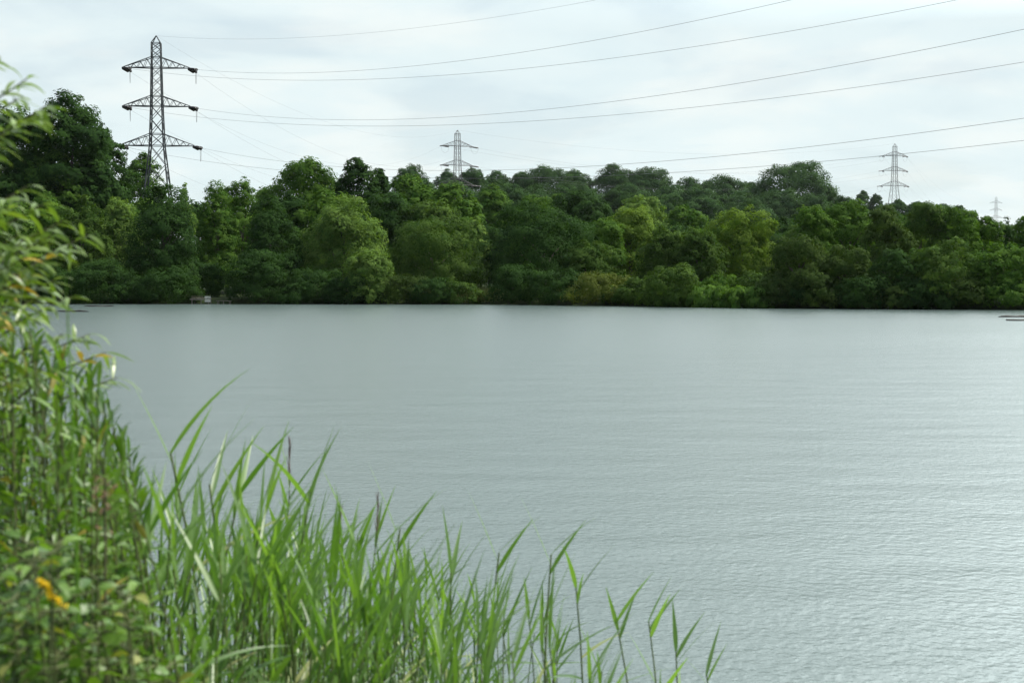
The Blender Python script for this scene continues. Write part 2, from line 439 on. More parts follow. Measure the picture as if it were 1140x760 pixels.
T = [  # px, ytop, half width, ybottom, depth, leaves, habit, label
 # left stand
 (78, 103, 54, 300, 188, 'dark', 'dome', 'tallest dark tree, rising at the far left beside the big pylon'),
 (12, 112, 56, 300, 196, 'dark', 'dome', 'very tall dark tree at the left edge behind the drooping willow spray'),
 (112, 138, 34, 290, 200, 'dark', 'dome', 'dark tree on the right shoulder of the tall left clump'),
 (160, 170, 25, 260, 292, 'mid', 'dome', 'rounded tree seen behind the legs of the big pylon'),
 (-8, 216, 46, 335, 162, 'mid', 'loose', 'mid-green tree at the left frame edge above the willow leaves'),
 (52, 214, 32, 336, 170, 'mid', 'dome', 'green tree under the tall dark clump, behind the willow tip'),
 (92, 216, 32, 336, 166, 'olive', 'loose', 'olive waterside tree left of the big pylon foot'),
 (134, 207, 27, 320, 172, 'light', 'plume', 'pale feathery tree just left of the big pylon foot'),
 (180, 206, 46, 334, 157, 'dark', 'loose', 'dark broad tree at the water below the big pylon'),
 (205, 199, 13, 262, 164, 'light', 'spire', 'slender pale-topped tree just right of the big pylon foot'),
 (240, 203, 27, 322, 170, 'mid', 'loose', 'mid-green tree standing behind the fishing platform'),
 (268, 198, 30, 322, 174, 'mid', 'dome', 'round-topped green tree right behind the platform clearing'),
 (302, 217, 36, 336, 158, 'dark', 'loose', 'dark waterside tree right of the fishing platform'),
 # left centre
 (335, 180, 52, 300, 214, 'mid', 'dome', 'broad domed tree in the rear row left of the leafy twin crown'),
 (398, 175, 27, 272, 202, 'dark', 'dome', 'dark leafy crown poking highest above the left centre canopy'),
 (423, 184, 16, 272, 204, 'dark', 'dome', 'small dark crown on the right of the highest leafy crown'),
 (383, 210, 49, 336, 161, 'light', 'plume', 'large pale green willow on the shore at left centre'),
 (458, 196, 46, 310, 198, 'mid', 'dome', 'big green domed tree behind the brown-green waterside dome'),
 (503, 203, 40, 315, 192, 'mid', 'dome', 'green tree whose crown slopes down right below the middle pylon'),
 (529, 236, 21, 322, 184, 'light', 'plume', 'sunlit pale tree edging the grassy gap in the shore'),
 (484, 250, 55, 337, 157, 'olive', 'dome', 'brown-green low dome at the water left of the grassy gap'),
 # centre
 (607, 231, 60, 338, 156, 'dark', 'dome', 'dark round tree on the shore right of the grassy gap'),
 (655, 268, 34, 330, 152, 'olive', 'loose', 'olive tree rising behind the yellow-green low bush'),
 (702, 218, 42, 328, 172, 'yellow', 'plume', 'yellow-green feathery tree right of the dark round tree'),
 (670, 240, 30, 326, 168, 'mid', 'loose', 'mid-green tree between the dark round tree and yellow one'),
 (742, 240, 32, 334, 152, 'olive', 'plume', 'olive willow left behind the bright reed strip'),
 (780, 246, 30, 334, 149, 'olive', 'plume', 'grey-green willow behind the middle of the reed strip'),
 (824, 229, 40, 326, 154, 'yellow', 'loose', 'bright yellow-green tree behind the right of the reed strip'),
 # right
 (905, 228, 30, 320, 150, 'mid', 'loose', 'bright green tree below the big blue-green hill dome'),
 (946, 220, 38, 330, 152, 'mid', 'dome', 'green tree left of the right-hand pylon'),
 (893, 260, 46, 342, 129, 'brown', 'loose', 'dark brown-green tree beside the right end of the reed strip'),
 (985, 230, 36, 338, 140, 'brown', 'loose', 'brown-green tree directly below the right-hand pylon'),
 (1027, 225, 40, 336, 150, 'olive', 'loose', 'olive tree just right below the right-hand pylon'),
 (940, 272, 40, 343, 128, 'brown', 'loose', 'dull brown-green waterside tree in the right shore thicket'),
 (1064, 229, 34, 334, 148, 'mid', 'loose', 'mid-green tree left of the faint far pylon'),
 (1000, 278, 38, 343, 125, 'dark', 'loose', 'dark low tree overhanging water left of the pale bush at right'),
 (1052, 265, 44, 344, 124, 'olive', 'loose', 'olive waterside tree between two darker ones near the right edge'),
 (1096, 238, 22, 320, 150, 'mid', 'dome', 'rounded tree straight below the faint far pylon'),
 (1121, 236, 14, 320, 154, 'dark', 'spire', 'dark pointed tree right of the faint far pylon'),
 (1143, 238, 24, 320, 160, 'mid', 'dome', 'green tree cut by the right frame edge in the rear row'),
 (1120, 264, 42, 344, 123, 'mid', 'plume', 'green willow at the water in the right corner'),
 # middle distance
 (548, 207, 30, 296, 262, 'mid', 'dome', 'green tree right below the middle pylon'),
 (592, 217, 32, 300, 255, 'mid', 'dome', 'green tree peeping over the dark round shore tree'),
 (650, 212, 36, 300, 246, 'dark', 'dome', 'dark rounded tree in the middle row at the centre'),
 (622, 214, 22, 300, 300, 'mid', 'dome', 'green tree between the two rounded middle-row crowns'),
 (712, 216, 30, 300, 240, 'light', 'dome', 'pale crown rising behind the yellow-green feathery tree'),
 (762, 228, 30, 300, 250, 'mid', 'dome', 'mid-green crown behind the grey-green willows'),
 (868, 240, 30, 300, 230, 'dark', 'dome', 'dark crown behind the bright yellow-green tree'),
]
FILL = [(15, 165, 50), (60, 160, 46), (106, 172, 38), (30, 235, 50), (85, 235, 45), (150, 222, 45), (215, 225, 45), (265, 222, 45), (318, 215, 45), (368, 212, 50), (425, 215, 50), (478, 222, 48), (545, 250, 40), (590, 250, 45), (640, 245, 45),
        (690, 245, 45), (745, 252, 45), (800, 250, 45), (850, 252, 40), (900, 246, 45), (960, 240, 45), (1010, 240, 45), (1060, 242, 45), (1110, 250, 45)]
for i, (px, yt, hw) in enumerate(FILL):
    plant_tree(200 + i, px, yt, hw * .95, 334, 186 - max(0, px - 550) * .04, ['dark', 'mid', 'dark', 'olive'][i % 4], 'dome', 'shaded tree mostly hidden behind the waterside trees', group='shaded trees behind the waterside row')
for i, a in enumerate(T): plant_tree(i, *a, group='trees round the lake')

HT = [  # wooded hill
 (457, 183, 22, 240, 630, 'dark rounded tree on the skyline left of the middle pylon'),
 (497, 190, 20, 250, 640, 'hill tree directly behind the left arm of the middle pylon'),
 (527, 188, 22, 250, 640, 'dark hill tree behind the legs of the middle pylon'),
 (553, 190, 20, 250, 650, 'flat hill tree just right of the middle pylon'),
 (581, 192, 22, 250, 660, 'hill tree on the left flank of the first skyline dome'),
 (606, 186, 34, 250, 650, 'first broad skyline dome right of the middle pylon'),
 (643, 190, 22, 250, 655, 'small pale hill crown between the first two skyline domes'),
 (684, 186, 30, 250, 660, 'dark hill dome at the centre where the low wires meet the trees'),
 (722, 188, 30, 255, 650, 'dark hill dome right of the centre one'),
 (764, 198, 28, 255, 640, 'lower grey-green hill crown, left of a matching pair'),
 (803, 197, 32, 255, 645, 'lower grey-green hill crown, right of a matching pair'),
 (832, 203, 16, 250, 660, 'narrow hill crown left against the big blue-green dome'),
 (882, 183, 48, 300, 610, 'big blue-green hill dome left of the right-hand pylon'),
 (848, 206, 24, 262, 605, 'crown on the left skirt of the big blue-green dome'),
 (918, 208, 22, 262, 605, 'crown on the right skirt of the big blue-green dome'),
 (960, 212, 9, 240, 720, 'small round tree standing alone on the ridge left of the right-hand pylon'),
 (975, 215, 8, 240, 720, 'small twin tree closest left of the right-hand pylon'),
 (575, 208, 26, 270, 520, 'tree low on the hill under the first skyline dome, left one'),
 (628, 208, 26, 270, 530, 'tree low on the hill under the first skyline dome, right one'),
 (540, 209, 24, 270, 575, 'tree low on the hill right of the middle pylon foot'),
 (690, 212, 28, 275, 520, 'tree low on the hill under the central dark dome'),
 (735, 216, 28, 275, 520, 'tree low on the hill above the olive willow'),
 (785, 220, 30, 275, 520, 'tree low on the hill above the grey-green willow'),
 (840, 224, 28, 275, 510, 'tree low on the hill above the yellow-green tree'),
 (940, 219, 22, 270, 560, 'tree on the falling ridge left behind the green tree'),
 (1000, 222, 16, 262, 600, 'ridge tree at the foot of the right-hand pylon'),
 (1022, 224, 15, 262, 600, 'ridge tree first right of the right-hand pylon'),
 (1045, 227, 15, 262, 590, 'ridge tree second right of the right-hand pylon'),
 (1066, 229, 14, 262, 590, 'ridge tree midway between the two right pylons'),
 (1080, 234, 10, 262, 580, 'last small tree on the ridge end left of the far pylon'),
]
for i, (px, yt, hw, yb, D, lab) in enumerate(HT):
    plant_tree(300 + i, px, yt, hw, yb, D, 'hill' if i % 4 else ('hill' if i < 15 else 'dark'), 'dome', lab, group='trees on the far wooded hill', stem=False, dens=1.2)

HF = [(470, 200, 26), (512, 204, 26), (560, 202, 26), (600, 208, 30), (648, 206, 30), (700, 205, 30), (745, 207, 30), (785, 212, 30), (822, 214, 28), (865, 212, 30), (905, 218, 30), (945, 226, 24), (985, 230, 22), (1030, 234, 20)]
for i, (px, yt, hw) in enumerate(HF):
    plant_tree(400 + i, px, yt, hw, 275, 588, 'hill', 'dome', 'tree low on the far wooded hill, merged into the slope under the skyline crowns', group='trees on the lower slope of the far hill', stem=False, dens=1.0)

BUSH = [
 (186, 298, 36, 338, 153.8, 'dark', 'dome', 'dark bush hanging over the water left of the fishing platform'),
 (284, 278, 34, 339, 153.0, 'dark', 'dome', 'dark bush hanging over the water right of the fishing platform'),
 (112, 290, 40, 338, 155, 'dark', 'dome', 'black-green bush under the trees at the left shore'),
 (62, 296, 30, 339, 156, 'dark', 'dome', 'shaded bush at the left shore behind the tall grass blades'),
 (228, 292, 24, 330, 163, 'dark', 'dome', 'shaded bush in the dark gap behind the fishing platform'),
 (412, 266, 30, 338, 152.4, 'light', 'plume', 'pale rounded willow bush in front of the large pale willow'),
 (350, 300, 34, 339, 152.4, 'dark', 'dome', 'shaded bush at the foot of the large pale willow'),
 (450, 305, 34, 339, 152, 'brown', 'dome', 'shaded brown bush under the brown-green low dome'),
 (515, 312, 24, 339, 152, 'olive', 'dome', 'low olive bush beside the grassy gap'),
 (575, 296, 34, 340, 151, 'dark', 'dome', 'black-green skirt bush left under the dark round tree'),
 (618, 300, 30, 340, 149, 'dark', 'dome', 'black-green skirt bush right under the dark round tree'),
 (664, 304, 42, 339, 142, 'straw', 'dome', 'yellow-green low round bush on the centre shore'),
 (712, 308, 26, 340, 140, 'olive', 'dome', 'small olive bush right of the yellow-green low bush'),
 (752, 296, 34, 338, 142, 'olive', 'dome', 'olive bush rising out of the reed strip'),
 (868, 300, 30, 343, 127, 'brown', 'dome', 'brown-green bush at the right end of the reed strip'),
 (915, 304, 34, 344, 125, 'brown', 'dome', 'dark brown bush at the waterline in the right thicket'),
 (962, 306, 32, 344, 123.5, 'dark', 'dome', 'dark bush at the waterline below the right-hand pylon'),
 (1020, 306, 34, 345, 122, 'dark', 'dome', 'dark bush at the waterline under the olive waterside tree'),
 (1075, 308, 32, 345, 120.5, 'brown', 'dome', 'brownish bush at the waterline second from the right edge'),
 (330, 312, 26, 339, 152, 'dark', 'dome', 'small black-green bush left under the large pale willow'),
 (385, 306, 26, 339, 152, 'dark', 'dome', 'small black-green bush right under the large pale willow'),
 (482, 308, 28, 339, 152, 'dark', 'dome', 'dark bush right under the brown-green low dome'),
 (22, 300, 30, 339, 156, 'dark', 'dome', 'shaded bush at the left shore close to the frame edge'),
 (150, 305, 26, 339, 154, 'dark', 'dome', 'dark bush between two larger ones on the left shore'),
 (690, 316, 26, 340, 140, 'olive', 'dome', 'low olive bush between the yellow-green bush and the reeds'),
 (800, 305, 30, 335, 134, 'mid', 'loose', 'green bush behind the right half of the reed strip'),
 (838, 300, 28, 335, 134, 'olive', 'loose', 'olive bush behind the right end of the reed strip'),
 (890, 312, 26, 344, 126, 'dark', 'dome', 'black-green bush beside the brown bush right of the reeds'),
 (992, 312, 26, 345, 123, 'brown', 'dome', 'brown bush at the waterline right below the right pylon'),
 (1048, 312, 28, 345, 121, 'dark', 'dome', 'black-green bush at the waterline third from the right edge'),
 (1126, 308, 30, 345, 119, 'mid', 'dome', 'leafy green bush at the waterline in the right corner'),
]
for i, a in enumerate(BUSH): plant_tree(500 + i, *a, kind='bush', group='bushes along the far shore', stem=False)


# ------------------------------------------------------------------ pylons
def tower_body(H, mb, f=1.0, fb=1.0):
    """Square lattice tower; z measured up from the foot. Half width at height below the top."""
    hw = lambda z: float(np.interp(H - z, [1.4, 6, 13.2, 20.6, 28.5, H], [.82, .88, 1.02, 1.28, 2.1, 4.6]))
    zs = [H - 1.4, H - 2.7, H - 4.05, H - 6.0, H - 7.7, H - 9.5, H - 11.3, H - 13.2, H - 15.6, H - 18.4, H - 20.6, H - 24.3, H - 28.5, H - 34, H - 39.5, 0]
    cor = lambda z: [np.array([sx * hw(z), sy * hw(z), z]) for sx, sy in ((-1, -1), (1, -1), (1, 1), (-1, 1))]
    for c in cor(zs[0]): mb.bar(c, (0, 0, H), .10 * f)
    for a, b_ in zip(zs[:-1], zs[1:]):
        A, B = cor(a), cor(b_); thick = .12 if a > H - 6 else .17
        for k in range(4):
            mb.bar(A[k], B[k], thick * f)
            j = (k + 1) % 4
            mb.bar(A[k], B[j], .075 * fb); mb.bar(A[j], B[k], .075 * fb)
    for z in (zs[0], zs[2], zs[3], H - 11.3, H - 13.2, H - 18.4, H - 20.6):
        A = cor(z)
        for k in range(4): mb.bar(A[k], A[(k + 1) % 4], .09 * f)
    return hw


def crossarm(H, zb, zt, half, s, hw, mb, f=1.0):
    wb, wt = hw(zb), hw(zt); tip = np.array([s * half, 0, zb])
    for sy in (-1, 1):
        b0 = np.array([s * wb, sy * wb, zb]); t0 = np.array([s * wt, sy * wt, zt])
        mb.bar(b0, tip, .12 * f); mb.bar(t0, tip + [0, 0, .12], .10 * f)
        lo = [b0 + (tip - b0) * u for u in (.0, .28, .52, .74)]; hi = [t0 + (tip - t0) * u for u in (.16, .40, .64, .84)]
        for q, (a, b_) in enumerate(zip(lo, hi)):
            mb.bar(a, b_, .055 * f)
            if q + 1 < len(lo): mb.bar(b_, lo[q + 1], .055 * f)
    for u in (.3, .6):
        a = np.array([s * (wb + (half - wb) * u), wb * (1 - u), zb]); mb.bar(a, a * [1, -1, 1], .06 * f)


def insulator(tip, d, mb, f=1.0):
    """Twin strings of glazed discs that run from the arm tip along the wire, with yoke plates."""
    d = np.array(d, float); d /= np.linalg.norm(d); side = np.cross(d, (0, 0, 1.0)); side /= np.linalg.norm(side)
    for s in (-1, 1):
        o = np.array(tip) + side * .30 * s + d * .35
        n = 15; u = np.linspace(0, 2.3, n * 2 + 1)
        mb.tube(o + d * u[:, None], np.where(np.arange(len(u)) % 2, .27, .12) * f, 8)
    for q in (.3, 2.75):
        c = np.array(tip) + d * q; mb.bar(c - side * .32, c + side * .32, .09 * f)
    return np.array(tip) + d * 2.95


ARMS = [(6.0, 4.05, 6.1), (13.2, 11.3, 6.15), (20.6, 18.4, 6.85)]


def build_pylon(loc, top, yaw, dirs, label, steel, f=1.0, fb=1.0, jump=True):
    """dirs: world directions in which the spans leave; returns the clamp points per span, arm by arm (level, side)."""
    H = top - loc[2]
    root = empty('lattice_pylon', loc, yaw); tag(root, label, 'pylon', 'power line pylons')
    mb = MB(); hw = tower_body(H, mb, f, fb); mb.build('lattice_body', steel, root)
    ca, sa = math.cos(yaw), math.sin(yaw); clamps = {}
    for lv, (zb, zt, half) in enumerate(ARMS):
        for s in (-1, 1):
            m2 = MB(); crossarm(H, H - zb, H - zt, half, s, hw, m2, f); m2.build('crossarm', steel, root)
            tip = np.array([s * half, 0, H - zb - .1]); ends = []
            for k, dv in enumerate(dirs):
                dl = np.array([dv[0] * ca + dv[1] * sa, -dv[0] * sa + dv[1] * ca, dv[2]])
                m3 = MB(); e = insulator(tip, dl, m3, f); m3.build('insulator_string', INSUL, root, smooth=True); ends.append(e)
                clamps[(k, lv, s)] = np.array([e[0] * ca - e[1] * sa, e[0] * sa + e[1] * ca, e[2]]) + loc
            if jump and len(ends) == 2:
                u = np.linspace(0, 1, 13)[:, None]; P = ends[0] * (1 - u) + ends[1] * u; P[:, 2] -= 2.4 * (1 - (2 * u[:, 0] - 1) ** 2) ** .6
                m4 = MB(); m4.tube(P, .035 * f, 5); m4.build('jumper_loop', WIRE, root)
    clamps['top'] = np.array([0, 0, H]) + loc
    return clamps


P1 = np.array([-67.0, 270.0, gz(-67, 270) - .1]); P2 = np.array([-20.6, 540.0, gz(-20.6, 540) - .1])
P3 = np.array([187.5, 700.0, gz(187.5, 700) - .1]); P4 = np.array([475.0, 1400.0, gz(475, 1400) - .1])
top1 = at(175, 40, 270)[2]; top2 = at(510, 145, 540)[2]; top3 = at(994, 160, 700)[2]; top4 = at(1108, 219, 1400)[2]
unit = lambda a, b_, dz: np.array([*((b_ - a)[:2] / np.linalg.norm((b_ - a)[:2])), dz])
P0 = np.array([48.0, 124.6, 0])
c1 = build_pylon(P1, top1, .10, [unit(P1, P0, -.16), unit(P1, P2, -.10)], 'biggest dark lattice pylon standing behind the trees at left', STEEL, .92)
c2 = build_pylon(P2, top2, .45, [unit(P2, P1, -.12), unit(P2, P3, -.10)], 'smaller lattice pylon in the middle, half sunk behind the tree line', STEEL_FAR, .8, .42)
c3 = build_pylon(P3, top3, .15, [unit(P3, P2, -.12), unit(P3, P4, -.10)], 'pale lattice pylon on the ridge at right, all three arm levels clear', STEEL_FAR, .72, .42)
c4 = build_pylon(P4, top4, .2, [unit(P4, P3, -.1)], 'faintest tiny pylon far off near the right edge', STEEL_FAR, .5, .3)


def wire(a, b_, sag, label, group, r=.03, n=60):
    u = np.linspace(0, 1, n)[:, None]; P = a * (1 - u) + b_ * u; P[:, 2] -= 4 * sag * (u * (1 - u))[:, 0]
    mb = MB(); o = P[0].copy(); mb.tube(P - o, r, 5)
    w_ = mb.build('power_cable', WIRE); w_.location = o; tag(w_, label, 'cable', group)


SPAN = [  # read from the photograph: far end, sag
 ((0, 1), (43.59, 120.61, 30.98), 4.3, 'cable second from the top crossing the sky, from the upper right arm'),
 ((0, -1), (52.53, 128.61, 30.23), 5.3, 'cable third from the top crossing the sky, from the upper left arm'),
 ((1, 1), (43.51, 120.54, 23.66), 4.5, 'fourth cable down crossing the sky, from the middle right arm'),
 ((1, -1), (52.61, 128.68, 23.16), 5.0, 'fifth cable down crossing the sky, from the middle left arm'),
 ((2, 1), (42.99, 120.08, 16.08), 4.3, 'sixth cable down, dipping behind the trees and rising to the right edge'),
 ((2, -1), (53.13, 129.14, 15.95), 5.0, 'lowest cable at right, passing just above the right-hand pylon arms'),
]
for (lv, s), e, sag, lab in SPAN:
    wire(c1[(0, lv, s)], np.array(e), sag, lab, 'cables from the big pylon to the right', .019, 90)
wire(c1['top'], np.array((48.06, 124.61, 36.5)), 4.875, 'topmost thin earth wire leaving the peak of the big pylon to the right', 'cables from the big pylon to the right', .012, 90)
SIDE = {1: 'right', -1: 'left'}; LEV = ['upper', 'middle', 'lower']
for lv in range(3):
    for s in (1, -1):
        wire(c1[(1, lv, s)], c2[(0, lv, s)], 12, f'faint cable from the {LEV[lv]} {SIDE[s]} arm of the big pylon to the middle pylon', 'cables between the left and middle pylons', .013)
        wire(c2[(1, lv, s)], c3[(0, lv, s)], 9, f'faint cable from the {LEV[lv]} {SIDE[s]} arm of the middle pylon towards the right pylon', 'cables between the middle and right pylons', .017)
        wire(c3[(1, lv, s)], c4[(0, lv, s)], 22, f'hair-thin cable from the {LEV[lv]} {SIDE[s]} arm of the right pylon to the farthest', 'cables to the farthest pylon', .014)
wire(c1['top'], c2['top'], 9, 'faint earth wire from the big pylon peak down to the middle pylon peak', 'cables between the left and middle pylons', .011)
wire(c2['top'], c3['top'], 7, 'faint earth wire between the peaks of the middle and right pylons', 'cables between the middle and right pylons', .014)
wire(c3['top'], c4['top'], 16, 'hair-thin earth wire from the right pylon peak to the farthest', 'cables to the farthest pylon', .012)

# ------------------------------------------------------------------ far bank details
WOOD = plain('weathered_grey_wood', (.15, .125, .09), (.30, .26, .20), 5, .85, .2, vscale=(.3, 3, 3))
PALE = plain('pale_sawn_board', (.58, .52, .44), (.72, .66, .58), 4, .8, .2)
px_ = .0955
X0, Y0, _ = at(222, 334, 149.8)
fp = empty('fishing_platform', (X0, Y0, 0)); tag(fp, 'small grey wooden fishing platform with a pale front board at the dark gap', 'platform')
m = MB()
for k in range(9): m.box((-.72 + k * .21, .55 - k * .012, .62 + (k % 3) * .004), (.195, 1.5, .05), .02)
m.build('deck', WOOD, fp)
for x, y in ((-.75, -.1), (.2, -.1), (.98, -.12), (-.75, 1.1), (.98, 1.1)):
    p = MB(); p.tube([(x, y, -1.2), (x, y, .60)], .06, 8); p.build('post', WOOD, fp)
p = MB(); p.box((.93, -.26, .36), (.60, .05, .30)); p.box((.93, -.262, .70), (.60, .06, .26)); p.build('front_board', PALE, fp)
p = MB(); p.box((-.2, -.235, .50), (1.5, .05, .14)); p.box((-.25, .1, .80), (1.2, .07, .06), .05); p.build('kerb_board', WOOD, fp)
X0, Y0, _ = at(249, 337, 149.6)
fb = empty('wooden_landing', (X0, Y0, 0)); tag(fb, 'low plank landing on short posts right of the fishing platform', 'platform')
m = MB()
for k in range(4): m.box((.02 * k, k * .21, .34), (1.5, .195, .05))
m.build('deck', WOOD, fb)
for x, y in ((-.62, -.05), (.0, -.05), (.62, -.05), (-.62, .6), (.62, .6)):
    p = MB(); p.tube([(x, y, -1.2), (x, y, .315)], .055, 8); p.build('post', WOOD, fb)

DRIFT = plain('wet_dark_wood', (.018, .018, .016), (.04, .037, .03), 4, .6, .4)
for pxa, pxb, yy, lab in ((94, 127, 341.2, 'thin dark branch floating close to the left shore'), (64, 99, 347, 'thin dark branch floating behind the left bank grasses'),
                          (1112, 1150, 353, 'upper of two dark branches floating at the right edge'), (1120, 1175, 357, 'lower of two dark branches floating at the right edge')):
    D = EYE * FPX / (yy - HOR); xa, xb = (pxa - 570) / FPX * D, (pxb - 570) / FPX * D
    s = np.linspace(0, 1, 12); rng = np.random.default_rng(int(pxa)); c = (xa + xb) / 2
    P = np.stack([xa + (xb - xa) * s - c, rng.normal(0, .10, 12).cumsum() * .3, .03 + .03 * np.sin(s * 9 + pxa)], 1)
    m = MB(); m.tube(P, .03 + .07 * np.sin(np.pi * np.clip(s, .05, .95)), 7)
    k = P[5]; m.tube([k, k + [.5, .3, .10], k + [1.0, .5, .06]], [.04, .03, .01], 5)
    o = m.build('floating_branch', DRIFT, smooth=True); o.location = (c, D, 0); tag(o, lab, 'branch', 'branches floating on the lake')


# ------------------------------------------------------------------ blades and leaves for the plants
def blade(mb, p, d, length, width, droop, rng, seg=6, fold=.25, tone=None, prof='reed'):
    """A leaf with a folded midrib that arches under its weight."""
    d = np.array(d, float); d /= np.linalg.norm(d); s = np.linspace(0, 1, seg + 1)
    step = length / seg; P = [np.array(p, float)]; v = d.copy(); V = [v.copy()]
    for k in range(seg):
        P.append(P[-1] + v * step); v = v + np.array([0, 0, -droop / seg]); v /= np.linalg.norm(v); V.append(v.copy())
    P, V = np.array(P), np.array(V)
    side = np.cross(V, (0, 0, 1.0)); nn = np.linalg.norm(side, axis=1)[:, None]; side = np.where(nn > .05, side / np.maximum(nn, 1e-6), [[1, 0, 0]])
    tw = rng.normal(0, .5); nr = np.cross(side, V); side = side * math.cos(tw) + nr * math.sin(tw); nr = np.cross(side, V)
    if prof == 'reed': wd = np.clip(np.minimum(.45 + s * 2.6, 1.0) * (1 - s ** 1.7), .03, 1)
    elif prof == 'lance': wd = np.clip(np.sin(np.pi * np.clip(s * .93 + .06, 0, 1)) ** .9, .05, 1)
    else: wd = np.clip(np.sin(np.pi * np.clip(s * .96 + .04, 0, 1) ** .72) ** .8, .05, 1)
    wv = (width * .5 * wd)[:, None]
    G = np.stack([P - side * wv + nr * wv * fold, P, P + side * wv + nr * wv * fold], 1)
    mb.grid(G, float(np.clip(rng.normal(.5, .22), 0, 1)) if tone is None else tone)


REED = foliage('reed_blades', (.050, .125, .020), (.180, .300, .075), (.32, .30, .12), trans=.42, tcol=(1.4, 1.5, .5), rough=.40, spec=.65, scale=1.2)
STALK = plain('reed_stalk', (.07, .11, .03), (.15, .18, .06), 4, .5, .4)
PLUME = foliage('reed_plume', (.14, .10, .10), (.26, .19, .17), trans=.2, tcol=(1.2, 1, 1))
HERB = foliage('herb_leaves', (.046, .115, .014), (.165, .275, .042), (.30, .24, .06), trans=.35, tcol=(1.4, 1.5, .5), rough=.42, spec=.45, scale=2)
WILL = foliage('willow_leaves', (.085, .155, .022), (.21, .30, .055), (.34, .30, .08), trans=.35, tcol=(1.35, 1.4, .5), rough=.33, spec=.6, scale=2)
YELL = foliage('yellowing_leaves', (.34, .20, .03), (.52, .40, .07), trans=.3, tcol=(1.2, 1.2, .6))
STEM = plain('herb_stem', (.05, .075, .022), (.11, .12, .04), 5, .6, .3)
TWIG = plain('twig_bark', (.07, .06, .03), (.13, .12, .06), 6, .7, .3)


def reed_model(seed, h=1.9, plume=False):
    rng = np.random.default_rng(seed); lean = rng.normal(0, .07, 2)
    s = np.linspace(0, 1, 9); P = np.stack([lean[0] * (s - s * s) * 2 * h, lean[1] * (s - s * s) * 2 * h, s * h * .9], 1)
    st = MB(); st.tube(P, .0050 * (1 - .55 * s), 6)
    lf = MB(); n = int(rng.integers(14, 18)); az = rng.uniform(0, 6.28)
    for k in range(n):
        u = .22 + .76 * k / (n - 1); q = np.array([np.interp(u, s, P[:, i]) for i in range(3)])
        az += math.pi + rng.normal(0, .75); el = rng.uniform(.22, .95)
        if k >= n - 3: u = 1.0 - .02 * (n - 1 - k); q = np.array([np.interp(u, s, P[:, i]) for i in range(3)]); el = rng.uniform(1.0, 1.33)
        d = (math.cos(az) * math.cos(el) + .24, math.sin(az) * math.cos(el), math.sin(el))
        ln = rng.uniform(.22, .38) * (1.0 if u < .8 else .85)
        dead = rng.random() < (.5 if u < .35 else .05)
        blade(lf, q, d, ln, rng.uniform(.013, .020), rng.uniform(.3, 1.2) * (1.4 if u < .7 else .6), rng, 7, .22, tone=1.5 if dead else None)
    pl = None
    if plume:
        pl = MB(); top = P[-1]
        for k in range(34):
            u = rng.random(); d = np.array([rng.normal(0, .10), rng.normal(0, .10), 1.0])
            blade(pl, top + np.array([0, 0, 1]) * (u * .15), d, .04 + .04 * (1 - u), .0045, .2, rng, 2, 0)
    raw = [(np.concatenate(b_.v), np.concatenate(b_.q), np.concatenate(b_.qa)) for b_ in (lf, st)]
    return st.mesh('stalk', STALK, True), lf.mesh('foliage', REED, True), (pl.mesh('seed_head', PLUME) if pl else None), raw


REEDS = [reed_model(40 + k, 1.9, k >= 13) for k in range(16)]


def lean_tip(o, rng, tilt, h):
    """Leans a plant and moves its foot so that the tip stays where it was."""
    o.rotation_euler[0] = rng.normal(0, tilt); o.rotation_euler[1] = rng.normal(0, tilt)
    v = o.rotation_euler.to_matrix() @ Vector((0, 0, h)); o.location.x -= v.x; o.location.y -= v.y


def put_reed(px, py, D, rng, label, group, model=None, yaw=None, tilt=.05, broad=1.0):
    X, Y, zt = at(px, py, D); z0 = max(gz(X, Y), -.35) - .02
    h = (zt - z0); k = int(rng.integers(0, 13)) if model is None else model
    st, lf, pl, _ = REEDS[k]; sc = h / 1.88
    o = empty('common_reed', (X, Y, z0), rng.normal(0, .9) if yaw is None else yaw)
    w_ = float(np.clip(.55 + .45 * sc, .7, 1.15))
    w_ *= broad; o.scale = (w_, w_, sc); lean_tip(o, rng, tilt, h)
    tag(o, label, 'reed', group)
    link('stalk', st, o); link('foliage', lf, o)
    if pl: link('seed_head', pl, o)


rng = np.random.default_rng(5)
HERO = [
 (190, 432, 4.4, 'tallest reed with a fan of three blades against the water beside the herbs'),
 (232, 474, 4.8, 'slim upright reed, second along the reed edge from the left'),
 (268, 490, 5.0, 'thin reed third along the reed edge from the left'),
 (300, 497, 4.7, 'reed with two upright blades left of the three-bladed fan'),
 (346, 486, 5.0, 'reed with a wide three-bladed fan in the left half of the reed edge'),
 (398, 545, 5.2, 'reed leaning right between the two highest fans of the reed edge'),
 (446, 535, 5.2, 'reed with two close blades near the middle of the reed edge'),
 (500, 592, 5.4, 'reed with long slanting blade in the middle of the reed edge'),
 (556, 566, 5.3, 'reed with a tight upright tuft left of the tall middle pair'),
 (612, 570, 5.4, 'tall reed with narrow fan standing right of the middle of the edge'),
 (643, 612, 5.5, 'thin reed rising alone above open water right of the tall middle pair'),
 (686, 655, 5.5, 'reed with one long blade slanting to the right over open water'),
 (722, 655, 5.6, 'open three-bladed reed, third from the right end of the reed bed'),
 (752, 690, 5.6, 'reed with outspread blades, second from the right end of the reed bed'),
 (786, 722, 5.7, 'lowest rightmost reed tip standing alone in the water'),
]
for px, py, D, lab in HERO: put_reed(px, py - 6, D, rng, lab, 'reeds at the lake edge', tilt=.03, broad=1.3)
